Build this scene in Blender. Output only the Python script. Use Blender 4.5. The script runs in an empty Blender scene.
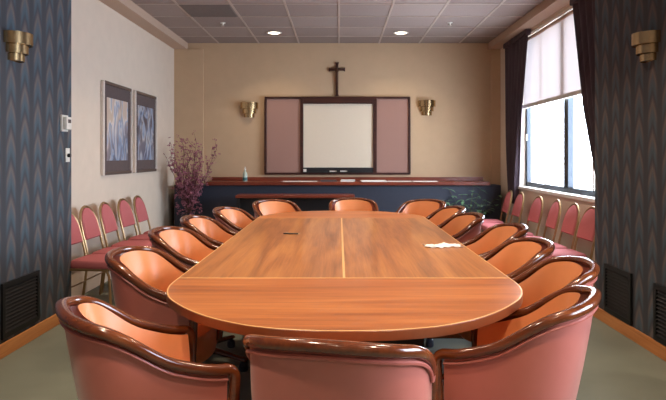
import bpy, bmesh, math, random
from math import sin, cos, pi, radians, hypot, atan2, sqrt
from mathutils import Vector, Matrix

random.seed(7)
scene = bpy.context.scene
COL = scene.collection

# ---------------------------------------------------------------- camera / view
F = 604.0
CAM_Z = 1.35
cam_d = bpy.data.cameras.new('camera')
cam = bpy.data.objects.new('camera', cam_d)
COL.objects.link(cam)
cam.location = (0, 0, CAM_Z)
cam.rotation_euler = (radians(90), 0, 0)
cam_d.sensor_width = 36
cam_d.sensor_fit = 'HORIZONTAL'
cam_d.lens = F / 666 * 36
cam_d.shift_x = -6 / 666
cam_d.shift_y = -44 / 666
cam_d.clip_start = 0.05
scene.camera = cam
scene.view_settings.view_transform = 'Standard'
scene.view_settings.look = 'None'
scene.view_settings.exposure = 0.1
scene.view_settings.gamma = 1
scene.view_settings.use_curve_mapping = False

# ---------------------------------------------------------------- materials
def srgb(r, g, b):
    def f(c):
        c /= 255
        return c / 12.92 if c <= .04045 else ((c + .055) / 1.055) ** 2.4
    return (f(r), f(g), f(b), 1)

class NT:
    """small node-tree writer"""
    def __init__(self, name):
        self.m = bpy.data.materials.new(name)
        self.m.use_nodes = True
        self.t = self.m.node_tree
        self.bsdf = self.t.nodes['Principled BSDF']
        self.out = self.t.nodes['Material Output']
    def n(self, typ, **kw):
        nd = self.t.nodes.new(typ)
        for k, v in kw.items():
            setattr(nd, k, v)
        return nd
    def l(self, a, b):
        self.t.links.new(a, b)
    def math(self, op, a, b=None, c=None):
        nd = self.n('ShaderNodeMath', operation=op)
        for i, v in enumerate((a, b, c)):
            if v is None: continue
            if isinstance(v, (int, float)): nd.inputs[i].default_value = v
            else: self.l(v, nd.inputs[i])
        return nd.outputs[0]
    def obj(self, scale=(1, 1, 1), rot=(0, 0, 0)):
        tc = self.n('ShaderNodeTexCoord')
        mp = self.n('ShaderNodeMapping')
        mp.inputs['Scale'].default_value = scale
        mp.inputs['Rotation'].default_value = rot
        self.l(tc.outputs['Object'], mp.inputs['Vector'])
        return mp.outputs['Vector']
    def noise(self, vec, scale, detail=4, rough=.55, dist=0):
        nd = self.n('ShaderNodeTexNoise')
        nd.inputs['Scale'].default_value = scale
        nd.inputs['Detail'].default_value = detail
        nd.inputs['Roughness'].default_value = rough
        nd.inputs['Distortion'].default_value = dist
        self.l(vec, nd.inputs['Vector'])
        return nd.outputs['Fac']
    def ramp(self, fac, stops):
        nd = self.n('ShaderNodeValToRGB')
        el = nd.color_ramp.elements
        while len(el) < len(stops): el.new(.5)
        for e, (p, c) in zip(el, stops):
            e.position = p; e.color = c
        self.l(fac, nd.inputs['Fac'])
        return nd.outputs['Color']
    def bump(self, h, strength=.2, dist=.01):
        nd = self.n('ShaderNodeBump')
        nd.inputs['Strength'].default_value = strength
        nd.inputs['Distance'].default_value = dist
        self.l(h, nd.inputs['Height'])
        self.l(nd.outputs['Normal'], self.bsdf.inputs['Normal'])
    def set(self, **kw):
        for k, v in kw.items():
            self.bsdf.inputs[k.replace('_', ' ')].default_value = v

def plain(name, col, rough=.5, metal=0, var=.06, scale=30, **kw):
    t = NT(name)
    v = t.obj()
    f = t.noise(v, scale, 3)
    lo = tuple(c * (1 - var) for c in col[:3]) + (1,)
    hi = tuple(min(1, c * (1 + var)) for c in col[:3]) + (1,)
    t.l(t.ramp(f, [(.3, lo), (.7, hi)]), t.bsdf.inputs['Base Color'])
    t.set(Roughness=rough, Metallic=metal, **kw)
    return t.m

def wood(name, c_dark, c_mid, c_light, axis='Y', rough=.3, coat=0.0, scale=1.0):
    t = NT(name)
    s = {'X': (.35, 5, 5), 'Y': (5, .35, 5), 'Z': (5, 5, .35)}[axis]
    v = t.obj(tuple(k * scale for k in s))
    f1 = t.noise(v, 2.2, 6, .6, .6)
    s2 = {'X': (.8, 30, 30), 'Y': (30, .8, 30), 'Z': (30, 30, .8)}[axis]
    v2 = t.obj(tuple(k * scale for k in s2))
    f2 = t.noise(v2, 3.0, 4, .6)
    f = t.math('ADD', t.math('MULTIPLY', f1, .68), t.math('MULTIPLY', f2, .32))
    t.l(t.ramp(f, [(.34, c_dark), (.50, c_mid), (.64, c_light)]), t.bsdf.inputs['Base Color'])
    t.set(Roughness=rough)
    t.bsdf.inputs['Coat Weight'].default_value = coat
    t.bsdf.inputs['Coat Roughness'].default_value = .08
    return t.m

M = {}
M['table_y'] = wood('table veneer lengthwise', srgb(122, 70, 32), srgb(164, 100, 48), srgb(186, 122, 62), 'Y', .34, .12)
M['table_x'] = wood('table veneer crosswise', srgb(132, 68, 28), srgb(172, 96, 42), srgb(194, 118, 58), 'X', .34, .12)
M['edge_wood'] = plain('table edge veneer', srgb(128, 68, 38), .35)
M['inlay'] = plain('maple inlay', srgb(222, 172, 110), .35)
M['rim'] = wood('mahogany rim', srgb(76, 35, 16), srgb(98, 47, 22), srgb(116, 60, 28), 'Y', .2, .4)
M['counter_wood'] = wood('cherry counter', srgb(90, 36, 24), srgb(120, 52, 34), srgb(146, 70, 46), 'X', .3, .2)
M['base_wood'] = wood('orange oak baseboard', srgb(150, 90, 46), srgb(186, 120, 66), srgb(205, 142, 84), 'Y', .4)
M['dark_wood'] = wood('dark walnut', srgb(40, 20, 16), srgb(58, 30, 24), srgb(74, 40, 30), 'X', .35)
M['black_ped'] = plain('black laminate', srgb(26, 24, 26), .4)
M['vinyl_out'] = plain('salmon vinyl', srgb(178, 100, 88), .34, var=.03, scale=12, Sheen_Weight=.22, Sheen_Roughness=.4, Specular_IOR_Level=.7)
M['vinyl_in'] = plain('salmon vinyl lit tone', srgb(218, 138, 86), .42, var=.03, scale=12)  # same vinyl as the shell, warm light from above put into the colour
M['piping'] = plain('salmon welt', srgb(172, 94, 82), .4)
M['pink_fabric'] = plain('rose fabric', srgb(180, 98, 100), .8, var=.1, scale=220)
M['gold'] = plain('antique gold tube', srgb(178, 148, 108), .35, .8)
M['brass'] = plain('brushed brass', srgb(192, 164, 122), .26, 1.0)
M['black_metal'] = plain('black metal', srgb(18, 18, 20), .45, .3)
M['black_plastic'] = plain('black plastic', srgb(20, 20, 22), .5)
M['white_plastic'] = plain('white plastic', srgb(222, 218, 208), .5)
M['paper'] = plain('white paper', srgb(238, 234, 228), .8)
M['navy'] = plain('navy laminate', srgb(44, 48, 62), .6)
M['plaster'] = plain('beige plaster', srgb(214, 198, 180), .85, var=.025, scale=6)
M['plaster_gold'] = plain('golden beige plaster', srgb(196, 167, 134), .85, var=.025, scale=6)
M['soffit'] = plain('soffit paint', srgb(184, 158, 138), .85, var=.02)
M['white_frame'] = plain('white painted sill', srgb(232, 230, 226), .5)
M['win_frame'] = plain('dark anodised frame', srgb(52, 58, 66), .4, .5)
M['frame_lit'] = plain('silver stile lit tone', srgb(222, 212, 202), .35, .3)  # print frame sides: window light they catch is put into the colour
M['frame_shaded'] = plain('silver rail shaded tone', srgb(104, 88, 80), .4, .3)  # top and bottom of the same silver frame, shade painted into the colour
M['silver'] = plain('champagne silver frame', srgb(196, 184, 170), .35, .7)
M['mat_board'] = plain('taupe mat board', srgb(92, 78, 76), .9)
M['return_panel'] = plain('return air panel', srgb(124, 112, 106), .8)
M['board_fabric'] = plain('dusty rose tackboard', srgb(158, 122, 110), .9, var=.05, scale=300)
M['whiteboard'] = plain('whiteboard', srgb(220, 208, 188), .3, var=.01)
M['leaf'] = plain('dark green leaf', srgb(76, 110, 78), .45, var=.3, scale=8)
M['stem'] = plain('green stem', srgb(70, 74, 44), .6)
M['twig'] = plain('dry twig', srgb(92, 62, 56), .8, var=.2)
M['blossom'] = plain('dried plum blossom', srgb(164, 100, 116), .8, var=.3, scale=14)
M['pot'] = plain('terracotta pot', srgb(120, 74, 54), .7)
M['vase'] = plain('dark ceramic vase', srgb(50, 42, 48), .3)
M['rubber'] = plain('slate rubber', srgb(52, 56, 70), .5)
M['bottle'] = plain('pale bottle', srgb(176, 190, 176), .3)
M['teal'] = plain('teal label', srgb(70, 110, 110), .5)
M['bronze'] = plain('bronze figure', srgb(92, 62, 44), .5, .5)

# carpet
t = NT('sage carpet')
v = t.obj()
f = t.math('ADD', t.math('MULTIPLY', t.noise(v, 1.3, 3), .6), t.math('MULTIPLY', t.noise(v, 260, 2), .4))
t.l(t.ramp(f, [(.3, srgb(102, 105, 94)), (.7, srgb(130, 133, 118))]), t.bsdf.inputs['Base Color'])
t.set(Roughness=.95)
t.bump(t.noise(v, 400, 2), .3, .004)
M['carpet'] = t.m

# acoustic tile
t = NT('acoustic tile')
tc = t.n('ShaderNodeTexCoord')
sep = t.n('ShaderNodeSeparateXYZ'); t.l(tc.outputs['Object'], sep.inputs[0])
ix = t.math('FLOOR', t.math('DIVIDE', sep.outputs[0], .61))
iy = t.math('FLOOR', t.math('DIVIDE', t.math('SUBTRACT', sep.outputs[1], .12), .61))
cmb = t.n('ShaderNodeCombineXYZ'); t.l(ix, cmb.inputs[0]); t.l(iy, cmb.inputs[1])
wn = t.n('ShaderNodeTexWhiteNoise'); wn.noise_dimensions = '2D'; t.l(cmb.outputs[0], wn.inputs['Vector'])
v = t.obj()
sp = t.noise(v, 55, 5, .8)
f = t.math('ADD', t.math('MULTIPLY', wn.outputs['Value'], .35), t.math('MULTIPLY', sp, .65))
t.l(t.ramp(f, [(.2, srgb(128, 112, 106)), (.75, srgb(158, 142, 134))]), t.bsdf.inputs['Base Color'])
t.set(Roughness=.95)
t.bump(sp, .25, .01)
M['tile'] = t.m
M['tbar'] = plain('ceiling grid bar', srgb(176, 158, 146), .5)

# flame-stitch wallpaper : object Y across, Z up
t = NT('flame stitch wallpaper')
tc = t.n('ShaderNodeTexCoord')
sep = t.n('ShaderNodeSeparateXYZ'); t.l(tc.outputs['Object'], sep.inputs[0])
cu = t.math('DIVIDE', sep.outputs[1], .185)
ci = t.math('FLOOR', cu)
u = t.math('ABSOLUTE', t.math('SUBTRACT', t.math('SUBTRACT', cu, ci), .5))     # 0 centre .. .5 edge
off = t.math('MULTIPLY', t.math('MODULO', ci, 2.0), .5)
vv = t.math('ADD', t.math('ADD', t.math('DIVIDE', sep.outputs[2], .225), t.math('MULTIPLY', t.math('POWER', u, 1.2), 2.1)), off)
jit = t.math('MULTIPLY', t.noise(t.obj((1, 60, 6)), 3, 3), .12)
fr = t.math('FRACT', t.math('ADD', vv, jit))
colA = t.ramp(fr, [(0, srgb(60, 62, 70)), (.25, srgb(68, 88, 100)), (.48, srgb(80, 88, 98)), (.70, srgb(104, 95, 92)), (.86, srgb(80, 75, 80)), (1, srgb(60, 62, 70))])
edge = t.ramp(u, [(.24, (0, 0, 0, 1)), (.38, (1, 1, 1, 1))])
mx = t.n('ShaderNodeMixRGB'); t.l(edge, mx.inputs['Fac']); t.l(colA, mx.inputs['Color1'])
mx.inputs['Color2'].default_value = srgb(58, 60, 67)
st = t.ramp(t.noise(t.obj((1, 140, 1.2)), 1.6, 3), [(.35, (.78, .78, .78, 1)), (.65, (1, 1, 1, 1))])
mx2 = t.n('ShaderNodeMixRGB', blend_type='MULTIPLY'); mx2.inputs['Fac'].default_value = 1
t.l(mx.outputs[0], mx2.inputs['Color1']); t.l(st, mx2.inputs['Color2'])
t.l(mx2.outputs[0], t.bsdf.inputs['Base Color'])
t.set(Roughness=.75)
M['wallpaper'] = t.m

# curtain
t = NT('plum curtain')
v = t.obj((1, 14, .8))
f = t.noise(v, 2.0, 3)
t.l(t.ramp(f, [(.3, srgb(58, 46, 54)), (.7, srgb(78, 64, 72))]), t.bsdf.inputs['Base Color'])
t.set(Roughness=.85)
M['curtain'] = t.m

# roller blind: thin translucent cloth
t = NT('roller blind cloth')
dif = t.n('ShaderNodeBsdfDiffuse'); dif.inputs['Color'].default_value = srgb(236, 228, 222)
tra = t.n('ShaderNodeBsdfTranslucent'); tra.inputs['Color'].default_value = srgb(216, 202, 198)
wv = t.ramp(t.noise(t.obj((1, 3, .3)), 2, 2), [(.3, (.07, .07, .07, 1)), (.7, (.085, .085, .085, 1))])
ms = t.n('ShaderNodeMixShader'); t.l(wv, ms.inputs[0]); t.l(dif.outputs[0], ms.inputs[1]); t.l(tra.outputs[0], ms.inputs[2])
t.l(ms.outputs[0], t.out.inputs['Surface'])
M['blind'] = t.m

# window glass
t = NT('window glass')
tr = t.n('ShaderNodeBsdfTransparent'); tr.inputs['Color'].default_value = (.94, .96, .98, 1)
gl = t.n('ShaderNodeBsdfGlossy'); gl.inputs['Roughness'].default_value = .02
fres = t.n('ShaderNodeFresnel'); fres.inputs['IOR'].default_value = 1.45
geo = t.n('ShaderNodeNewGeometry')
ff = t.math('MULTIPLY', fres.outputs[0], t.math('SUBTRACT', 1.0, geo.outputs['Backfacing']))
ms = t.n('ShaderNodeMixShader'); t.l(ff, ms.inputs[0]); t.l(tr.outputs[0], ms.inputs[1]); t.l(gl.outputs[0], ms.inputs[2])
t.l(ms.outputs[0], t.out.inputs['Surface'])
M['glass'] = t.m

def emit(name, col, s):
    t = NT(name)
    e = t.n('ShaderNodeEmission'); e.inputs['Color'].default_value = col; e.inputs['Strength'].default_value = s
    t.l(e.outputs[0], t.out.inputs['Surface'])
    return t.m
M['lamp'] = emit('lamp lens', (1, .86, .68, 1), 9)

# abstract art prints
def art(name, seed, top, mid, low):
    t = NT(name)
    tc = t.n('ShaderNodeTexCoord'); mp = t.n('ShaderNodeMapping')
    mp.inputs['Location'].default_value = (seed, seed * 2.3, 0)
    mp.inputs['Rotation'].default_value = (radians(14), 0, 0)
    mp.inputs['Scale'].default_value = (1, 3.2, 1.2)
    t.l(tc.outputs['Object'], mp.inputs['Vector'])
    f = t.noise(mp.outputs[0], 2.0, 3, .5, .8)
    sep = t.n('ShaderNodeSeparateXYZ'); t.l(tc.outputs['Object'], sep.inputs[0])
    g = t.math('ADD', t.math('MULTIPLY', sep.outputs[2], 1.1), t.math('ADD', t.math('MULTIPLY', sep.outputs[1], -.5), t.math('MULTIPLY_ADD', t.noise(tc.outputs['Object'], 4, 3), .9, .05)))
    base = t.ramp(g, [(.15, low), (.42, mid), (.62, top), (.95, top)])
    stroke = t.ramp(f, [(.36, srgb(56, 56, 68)), (.45, srgb(96, 116, 150)), (.52, srgb(150, 170, 196)), (.57, srgb(232, 228, 224)), (.63, srgb(120, 112, 120))])
    mask = t.ramp(f, [(.34, (.6, .6, .6, 1)), (.40, (0, 0, 0, 1)), (.45, (.15, .15, .15, 1)), (.50, (1, 1, 1, 1)), (.62, (.1, .1, .1, 1))])
    mx = t.n('ShaderNodeMixRGB'); t.l(mask, mx.inputs['Fac']); t.l(base, mx.inputs['Color1']); t.l(stroke, mx.inputs['Color2'])
    t.l(mx.outputs[0], t.bsdf.inputs['Base Color'])
    t.set(Roughness=.35)
    return t.m
M['art_a'] = art('abstract print pale', 3.1, srgb(206, 184, 164), srgb(140, 130, 136), srgb(92, 92, 108))
M['art_b'] = art('abstract print dusky', 8.4, srgb(86, 78, 84), srgb(116, 112, 122), srgb(84, 90, 112))

# ---------------------------------------------------------------- mesh helpers
class MB:
    def __init__(self):
        self.v = []; self.f = []; self.mi = []
    def add(self, verts, faces, mi=0):
        o = len(self.v)
        self.v += [tuple(p) for p in verts]
        self.f += [tuple(i + o for i in fc) for fc in faces]
        self.mi += [mi] * len(faces)
        return self
    def box(self, x0, x1, y0, y1, z0, z1, mi=0):
        vs = [(x0, y0, z0), (x1, y0, z0), (x1, y1, z0), (x0, y1, z0), (x0, y0, z1), (x1, y0, z1), (x1, y1, z1), (x0, y1, z1)]
        return self.add(vs, [(3, 2, 1, 0), (4, 5, 6, 7), (0, 1, 5, 4), (1, 2, 6, 5), (2, 3, 7, 6), (3, 0, 4, 7)], mi)
    def tube(self, pts, ra, rb=None, n=10, up=(0, 0, 1), cap=True, mi=0):
        """sweep an ellipse: ra across (sideways), rb along up; radii may be lists"""
        pts = [Vector(p) for p in pts]; k = len(pts)
        if rb is None: rb = ra
        A = ra if isinstance(ra, (list, tuple)) else [ra] * k
        B = rb if isinstance(rb, (list, tuple)) else [rb] * k
        vs = []; prev = None
        for i in range(k):
            tg = (pts[min(i + 1, k - 1)] - pts[max(i - 1, 0)])
            if tg.length < 1e-9: tg = Vector((0, 0, 1))
            tg.normalize()
            if prev is None:
                u0 = Vector(up)
                if abs(u0.dot(tg)) > .95: u0 = Vector((0, 1, 0)) if abs(tg.y) < .9 else Vector((1, 0, 0))
                b = (u0 - tg * u0.dot(tg)).normalized()
            else:
                b = (prev - tg * prev.dot(tg)).normalized()
            prev = b
            a = tg.cross(b)
            for j in range(n):
                th = 2 * pi * j / n
                vs.append(pts[i] + a * (cos(th) * A[i]) + b * (sin(th) * B[i]))
        fs = []
        for i in range(k - 1):
            for j in range(n):
                j2 = (j + 1) % n
                fs.append((i * n + j, i * n + j2, (i + 1) * n + j2, (i + 1) * n + j))
        if cap:
            fs.append(tuple(range(n - 1, -1, -1))); fs.append(tuple((k - 1) * n + j for j in range(n)))
        return self.add(vs, fs, mi)
    def lathe(self, prof, n=20, c=(0, 0, 0), mi=0, a0=0, a1=2 * pi):
        full = abs(a1 - a0 - 2 * pi) < 1e-6
        m = n if full else n + 1
        vs = []
        for r, z in prof:
            for j in range(m):
                th = a0 + (a1 - a0) * j / n
                vs.append((c[0] + r * cos(th), c[1] + r * sin(th), c[2] + z))
        fs = []
        for i in range(len(prof) - 1):
            for j in range(n):
                j2 = (j + 1) % m
                fs.append((i * m + j, i * m + j2, (i + 1) * m + j2, (i + 1) * m + j))
        if full:
            if prof[0][0] > 1e-6: fs.append(tuple(range(m - 1, -1, -1)))
            if prof[-1][0] > 1e-6: fs.append(tuple((len(prof) - 1) * m + j for j in range(m)))
        return self.add(vs, fs, mi)
    def prism(self, poly, z0, z1, mi=0):
        n = len(poly)
        vs = [(x, y, z0) for x, y in poly] + [(x, y, z1) for x, y in poly]
        fs = [tuple(range(n - 1, -1, -1)), tuple(range(n, 2 * n))]
        for i in range(n):
            j = (i + 1) % n
            fs.append((i, j, n + j, n + i))
        return self.add(vs, fs, mi)
    def grid(self, rows, mi=0, flip=False):
        m = len(rows[0]); vs = [p for r in rows for p in r]; fs = []
        for i in range(len(rows) - 1):
            for j in range(m - 1):
                q = (i * m + j, i * m + j + 1, (i + 1) * m + j + 1, (i + 1) * m + j)
                fs.append(q[::-1] if flip else q)
        return self.add(vs, fs, mi)
    def build(self, name, mat, parent=None, smooth=True, bevel=0, seg=2, loc=None, fix=True, angle=38):
        me = bpy.data.meshes.new(name)
        me.from_pydata(self.v, [], self.f)
        mats = mat if isinstance(mat, (list, tuple)) else [mat]
        for m in mats: me.materials.append(m)
        if len(mats) > 1: me.polygons.foreach_set('material_index', self.mi)
        if fix:
            bm = bmesh.new(); bm.from_mesh(me)
            bmesh.ops.remove_doubles(bm, verts=bm.verts, dist=1e-6)
            bmesh.ops.recalc_face_normals(bm, faces=bm.faces)
            bm.to_mesh(me); bm.free()
        if smooth:
            me.polygons.foreach_set('use_smooth', [True] * len(me.polygons))
            me.set_sharp_from_angle(angle=radians(angle))
        me.update()
        o = bpy.data.objects.new(name, me); COL.objects.link(o)
        if parent: o.parent = parent
        if loc: o.location = loc
        if bevel:
            b = o.modifiers.new('bevel', 'BEVEL'); b.width = bevel; b.segments = seg; b.limit_method = 'ANGLE'; b.angle_limit = radians(40)
            b.harden_normals = True
        return o

def thing(name, label, cat, loc=(0, 0, 0), rz=0, group=None):
    o = bpy.data.objects.new(name, None); COL.objects.link(o)
    o.empty_display_size = .1
    o.location = loc; o.rotation_euler = (0, 0, rz)
    o['label'] = label; o['category'] = cat
    if group: o['group'] = group
    return o
def tag(o, label, cat, group=None, kind=None):
    o['label'] = label; o['category'] = cat
    if group: o['group'] = group
    if kind: o['kind'] = kind
    return o
def struct(o, label=None, cat=None):
    o['kind'] = 'structure'
    if label: o['label'] = label; o['category'] = cat
    return o
def dup(root, loc, rz, label, scale=None):
    r = root.copy(); COL.objects.link(r)
    r.location = loc; r.rotation_euler = (0, 0, rz); r['label'] = label
    if scale: r.scale = scale
    for ch in list(root.children):
        c = ch.copy(); COL.objects.link(c); c.parent = r
        for g in list(ch.children):
            d = g.copy(); COL.objects.link(d); d.parent = c
    return r

# ---------------------------------------------------------------- room shell
YB, YF = 9.2, -2.6           # back wall, wall behind the camera
XL, XR = -2.50, 2.45         # recessed side walls
PL, PR = -2.26, 2.16         # papered piers
PY = 5.10                    # far end of the piers
ZC = CAM_Z + 1.72            # ceiling
T = .25
struct(MB().box(XL - T, XR + T, YF - T, YB + T, -.12, 0).build('floor', M['carpet'], smooth=False), 'sage green carpet floor of the meeting room', 'floor')
# ceiling slab + grid bars
cb = MB().box(XL - T, XR + T, YF - T, YB + T, ZC, ZC + .12)
for k in range(-4, 5):
    x = k * .61
    if abs(x) < 2.25: cb.box(x - .012, x + .012, YF, YB, ZC - .006, ZC + .01, 1)
y = 9.27 - .61
while y > YF:
    cb.box(-2.3, 2.28, y - .012, y + .012, ZC - .0055, ZC + .01, 1); y -= .61
struct(cb.build('ceiling', [M['tile'], M['tbar']], smooth=False, fix=False), 'acoustic tile ceiling with pale grid bars', 'ceiling')
# walls
struct(MB().box(XL - T, XR + T, YB, YB + T, 0, ZC).build('wall_back', M['plaster_gold'], smooth=False), 'beige back wall behind the whiteboard', 'wall')
struct(MB().box(XL - T, XL, PY, YB, 0, ZC).build('wall_left', M['plaster'], smooth=False), 'beige side wall with framed prints', 'wall')
struct(MB().box(XL - T, PL, YF, PY, 0, ZC).build('wall_left_pier', M['wallpaper'], smooth=False), 'navy flame-stitch papered wall beside thermostat', 'wall')
V0, V1, U0, U1 = .5, 2.5, .94, 2.3      # second window, in the same wall beside the camera
struct(MB().box(PR, XR + T, V1, PY, 0, ZC).box(PR, XR + T, YF, V0, 0, ZC).box(PR, XR + T, V0, V1, 0, U0).box(PR, XR + T, V0, V1, U1, ZC).build('wall_right_pier', M['wallpaper'], smooth=False), 'dark papered wall beside the near curtain', 'wall')
WY0, WY1, WZ0, WZ1 = 5.45, 8.22, .94, 2.93
wr = MB().box(XR, XR + T, PY, WY0, 0, ZC).box(XR, XR + T, WY1, YB, 0, ZC).box(XR, XR + T, WY0, WY1, 0, WZ0).box(XR, XR + T, WY0, WY1, WZ1, ZC)
struct(wr.build('wall_right', M['plaster'], smooth=False), 'beige window wall behind the banquet chairs', 'wall')
struct(MB().box(XL - T, XR + T, YF - T, YF, 0, ZC).build('wall_front', M['plaster'], smooth=False))
struct(MB().box(XL, -2.06, YB - .04, YB, 0, ZC - .1).build('trim_4', M['plaster_gold'], smooth=False), 'beige boxed-in corner behind the dried branches', 'trim')
struct(MB().box(2.31, XR, YB - .04, YB, 0, ZC - .1).build('trim_5', M['plaster_gold'], smooth=False), 'beige boxed-in corner beside the far curtain', 'trim')
# soffits (dropped borders)
struct(MB().box(XL, -2.30, PY, YB, ZC - .10, ZC + .01).box(PL, -2.22, YF, PY, ZC - .10, ZC + .01).build('trim_1', M['soffit'], smooth=False), 'beige dropped ceiling border over the picture wall', 'trim')
struct(MB().box(2.27, XR, PY, YB, ZC - .10, ZC + .01).box(2.12, PR, YF, PY, ZC - .10, ZC + .01).build('trim_2', M['soffit'], smooth=False), 'beige dropped ceiling border over the window', 'trim')
# baseboards
struct(MB().box(PL, PL + .018, YF, PY + .018, 0, .095).build('baseboard_left', M['base_wood'], bevel=.004), 'orange wood baseboard under the papered wall with thermostat', 'baseboard')
struct(MB().box(PR - .018, PR, YF, PY + .018, 0, .095).build('baseboard_right', M['base_wood'], bevel=.004), 'orange wood baseboard below the two dark grilles', 'baseboard')

# window
win = bpy.data.objects.new('window_1', None); COL.objects.link(win); win.location = (XR + .12, WY0, WZ0)
struct(win, 'tall window with dark metal frame and white sill', 'window')
W, H = WY1 - WY0, WZ1 - WZ0
fb = MB()
fb.box(-.03, .03, 0, .05, 0, H).box(-.03, .03, W - .06, W, 0, H).box(-.03, .03, 0, W, 0, .06).box(-.03, .03, 0, W, H - .06, H)
fb.build('window_frame', M['win_frame'], win, smooth=False, bevel=.005)
for y0, y1 in ((1.24, 1.37),):
    MB().box(-.035, .035, y0, y1, 0.06, H - .06).build('mullion', M['win_frame'], win, bevel=.005)
MB().box(-.018, .018, 2.03, 2.065, .06, H - .06).build('mullion', M['silver'], win, bevel=.004)
MB().box(-.018, .018, .60, .635, .06, H - .06).build('mullion', M['silver'], win, bevel=.004)
for y0, y1 in ((.05, .60), (.635, 1.24), (1.37, 2.03), (2.065, W - .06)):
    MB().box(-.004, .004, y0, y1, .06, H - .06).build('pane', M['glass'], win, smooth=False)
for y in (1.40, 2.02, W - .075):
    MB().box(-.05, -.035, y - .015, y + .015, .62, .70).build('latch', M['silver'], win, bevel=.004)
struct(MB().box(XR - .03, XR + .09, WY0 - .04, WY1 + .04, WZ0 - .035, WZ0 + .004).build('trim_3', M['white_frame'], bevel=.006), 'white window sill above the banquet chairs', 'sill')

win2 = bpy.data.objects.new('window_2', None); COL.objects.link(win2); win2.location = (PR + .14, V0, U0)
struct(win2)
W2, H2 = V1 - V0, U1 - U0
MB().box(-.03, .03, 0, .05, 0, H2).box(-.03, .03, W2 - .05, W2, 0, H2).box(-.03, .03, 0, W2, 0, .06).box(-.03, .03, 0, W2, H2 - .06, H2).box(-.03, .03, W2 / 2 - .03, W2 / 2 + .03, .06, H2 - .06).build('window_frame', M['win_frame'], win2, smooth=False)
for y0, y1 in ((.05, W2 / 2 - .03), (W2 / 2 + .03, W2 - .05)):
    MB().box(-.004, .004, y0, y1, .06, H2 - .06).build('pane', M['glass'], win2, smooth=False)

# roller blind
rb = thing('roller_blind', 'white roller blind half lowered over the window', 'blind', (XR + .045, WY0, 0))
rows = []
for i in range(13):
    z = 2.02 + (2.90 - 2.02) * i / 12
    rows.append([(0.004 * sin(j * .9), .03 + (W - .07) * j / 30, z) for j in range(31)])
bo = MB().grid(rows).build('blind_cloth', M['blind'], rb, fix=False)
MB().box(-.014, .014, .03, W - .04, 1.985, 2.035).build('bottom_bar', M['white_plastic'], rb, bevel=.004)
MB().tube([(0, .02, 2.89), (0, W - .02, 2.89)], .022, n=12).build('roller_tube', M['soffit'], rb)

# curtains ---------------------------------------------------------
def curtain(name, label, fn, nfold, x, zs):
    """fn(z) -> (y_near, y_far)"""
    t = thing(name, label, 'curtain', (x, 0, 0), 0)
    rows = []
    n = nfold * 10
    for z in zs:
        a, b = fn(z)
        gather = (b - a)
        amp = .022
        rows.append([(amp * sin(2 * pi * nfold * j / n + .4 * sin(z * 2.1)) + .012 * sin(j * .61 + z), a + (b - a) * j / n, z) for j in range(n + 1)])
    o = MB().grid(rows).build('drape', M['curtain'], t, fix=False)
    s = o.modifiers.new('thick', 'SOLIDIFY'); s.thickness = .006; s.offset = 0
    y0, y1 = fn(zs[-1])
    MB().box(-.035, .035, y0, y1, zs[-1] - .07, zs[-1]).build('heading_tape', M['curtain'], t, bevel=.01)
    return t
def interp(x, pts):
    for (a, b), (c, d) in zip(pts, pts[1:]):
        if x <= c: return b + (d - b) * max(0, min(1, (x - a) / (c - a)))
    return pts[-1][1]
ZT = ZC - .105
zs = [.70 + (ZT - .70) * i / 40 for i in range(41)]
NE = [(.5, 5.47), (1.08, 5.57), (1.45, 5.73), (1.8, 5.89), (2.31, 6.04), (2.95, 6.22)]
curtain('curtain', 'dark plum curtain sweeping back to the papered wall nearer the camera', lambda z: (5.14, interp(z, NE)), 7, 2.405, zs)
FN = [(.6, 8.18), (.85, 8.17), (1.1, 8.12), (1.9, 7.98), (2.5, 7.8), (2.97, 7.67)]
FF = [(.6, 8.50), (.85, 8.50), (1.6, 8.62), (2.97, 8.73)]
curtain('curtain', 'dark plum curtain at far end of the window beside the green plant', lambda z: (interp(z, FN), interp(z, FF)), 6, 2.405, zs)

# ---------------------------------------------------------------- conference table
KT = .58 / .61
TX = .024; TD0, TD1 = 3.02 * KT, 5.94 * KT; HWT = .80 * KT * 1.035
prof = [(0, 2.105), (.16, 2.118), (.31, 2.158), (.42, 2.222), (.51, 2.295), (.60, 2.395), (.68, 2.51), (.735, 2.61), (.775, 2.73), (.797, 2.86), (.80, 3.02)]
def cr(pts, sub=4):
    out = []
    n = len(pts)
    for i in range(n - 1):
        p0 = pts[max(i - 1, 0)] if i > 0 else (-pts[1][0], pts[1][1]); p1 = pts[i]; p2 = pts[i + 1]; p3 = pts[min(i + 2, n - 1)]
        for k in range(sub):
            s = k / sub
            out.append(tuple(.5 * (2 * p1[d] + (p2[d] - p0[d]) * s + (2 * p0[d] - 5 * p1[d] + 4 * p2[d] - p3[d]) * s * s + (3 * p1[d] - p0[d] - 3 * p2[d] + p3[d]) * s ** 3) for d in range(2)))
    out.append(pts[-1]); return out
half = [(a * KT * 1.035, b * KT) for a, b in cr(prof)]                                         # centre -> seam, +x side
near = [(-x, y) for x, y in half[::-1]] + half[1:]       # left seam -> centre -> right seam
MIDY = (TD0 + TD1) / 2
far = [(-x, TD1 + (TD0 - y) * (6.42 - TD1) / (TD0 - 2.105 * KT)) for x, y in near]              # right seam -> far centre -> left seam
ZT0, ZT1 = .737, .770
tb = thing('conference_table', 'long oval-ended cherry conference table with pale inlay lines', 'table', (TX, MIDY, 0))
sh = lambda pts: [(x, y - MIDY) for x, y in pts]
MB().prism(sh(near), ZT0, ZT1).build('end_panel', M['table_x'], tb, smooth=False)
MB().prism(sh(far), ZT0, ZT1).build('end_panel', M['table_x'], tb, smooth=False)
MB().prism(sh([(-HWT, TD0), (0, TD0), (0, TD1), (-HWT, TD1)]), ZT0, ZT1).build('main_panel', M['table_y'], tb, smooth=False)
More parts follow.
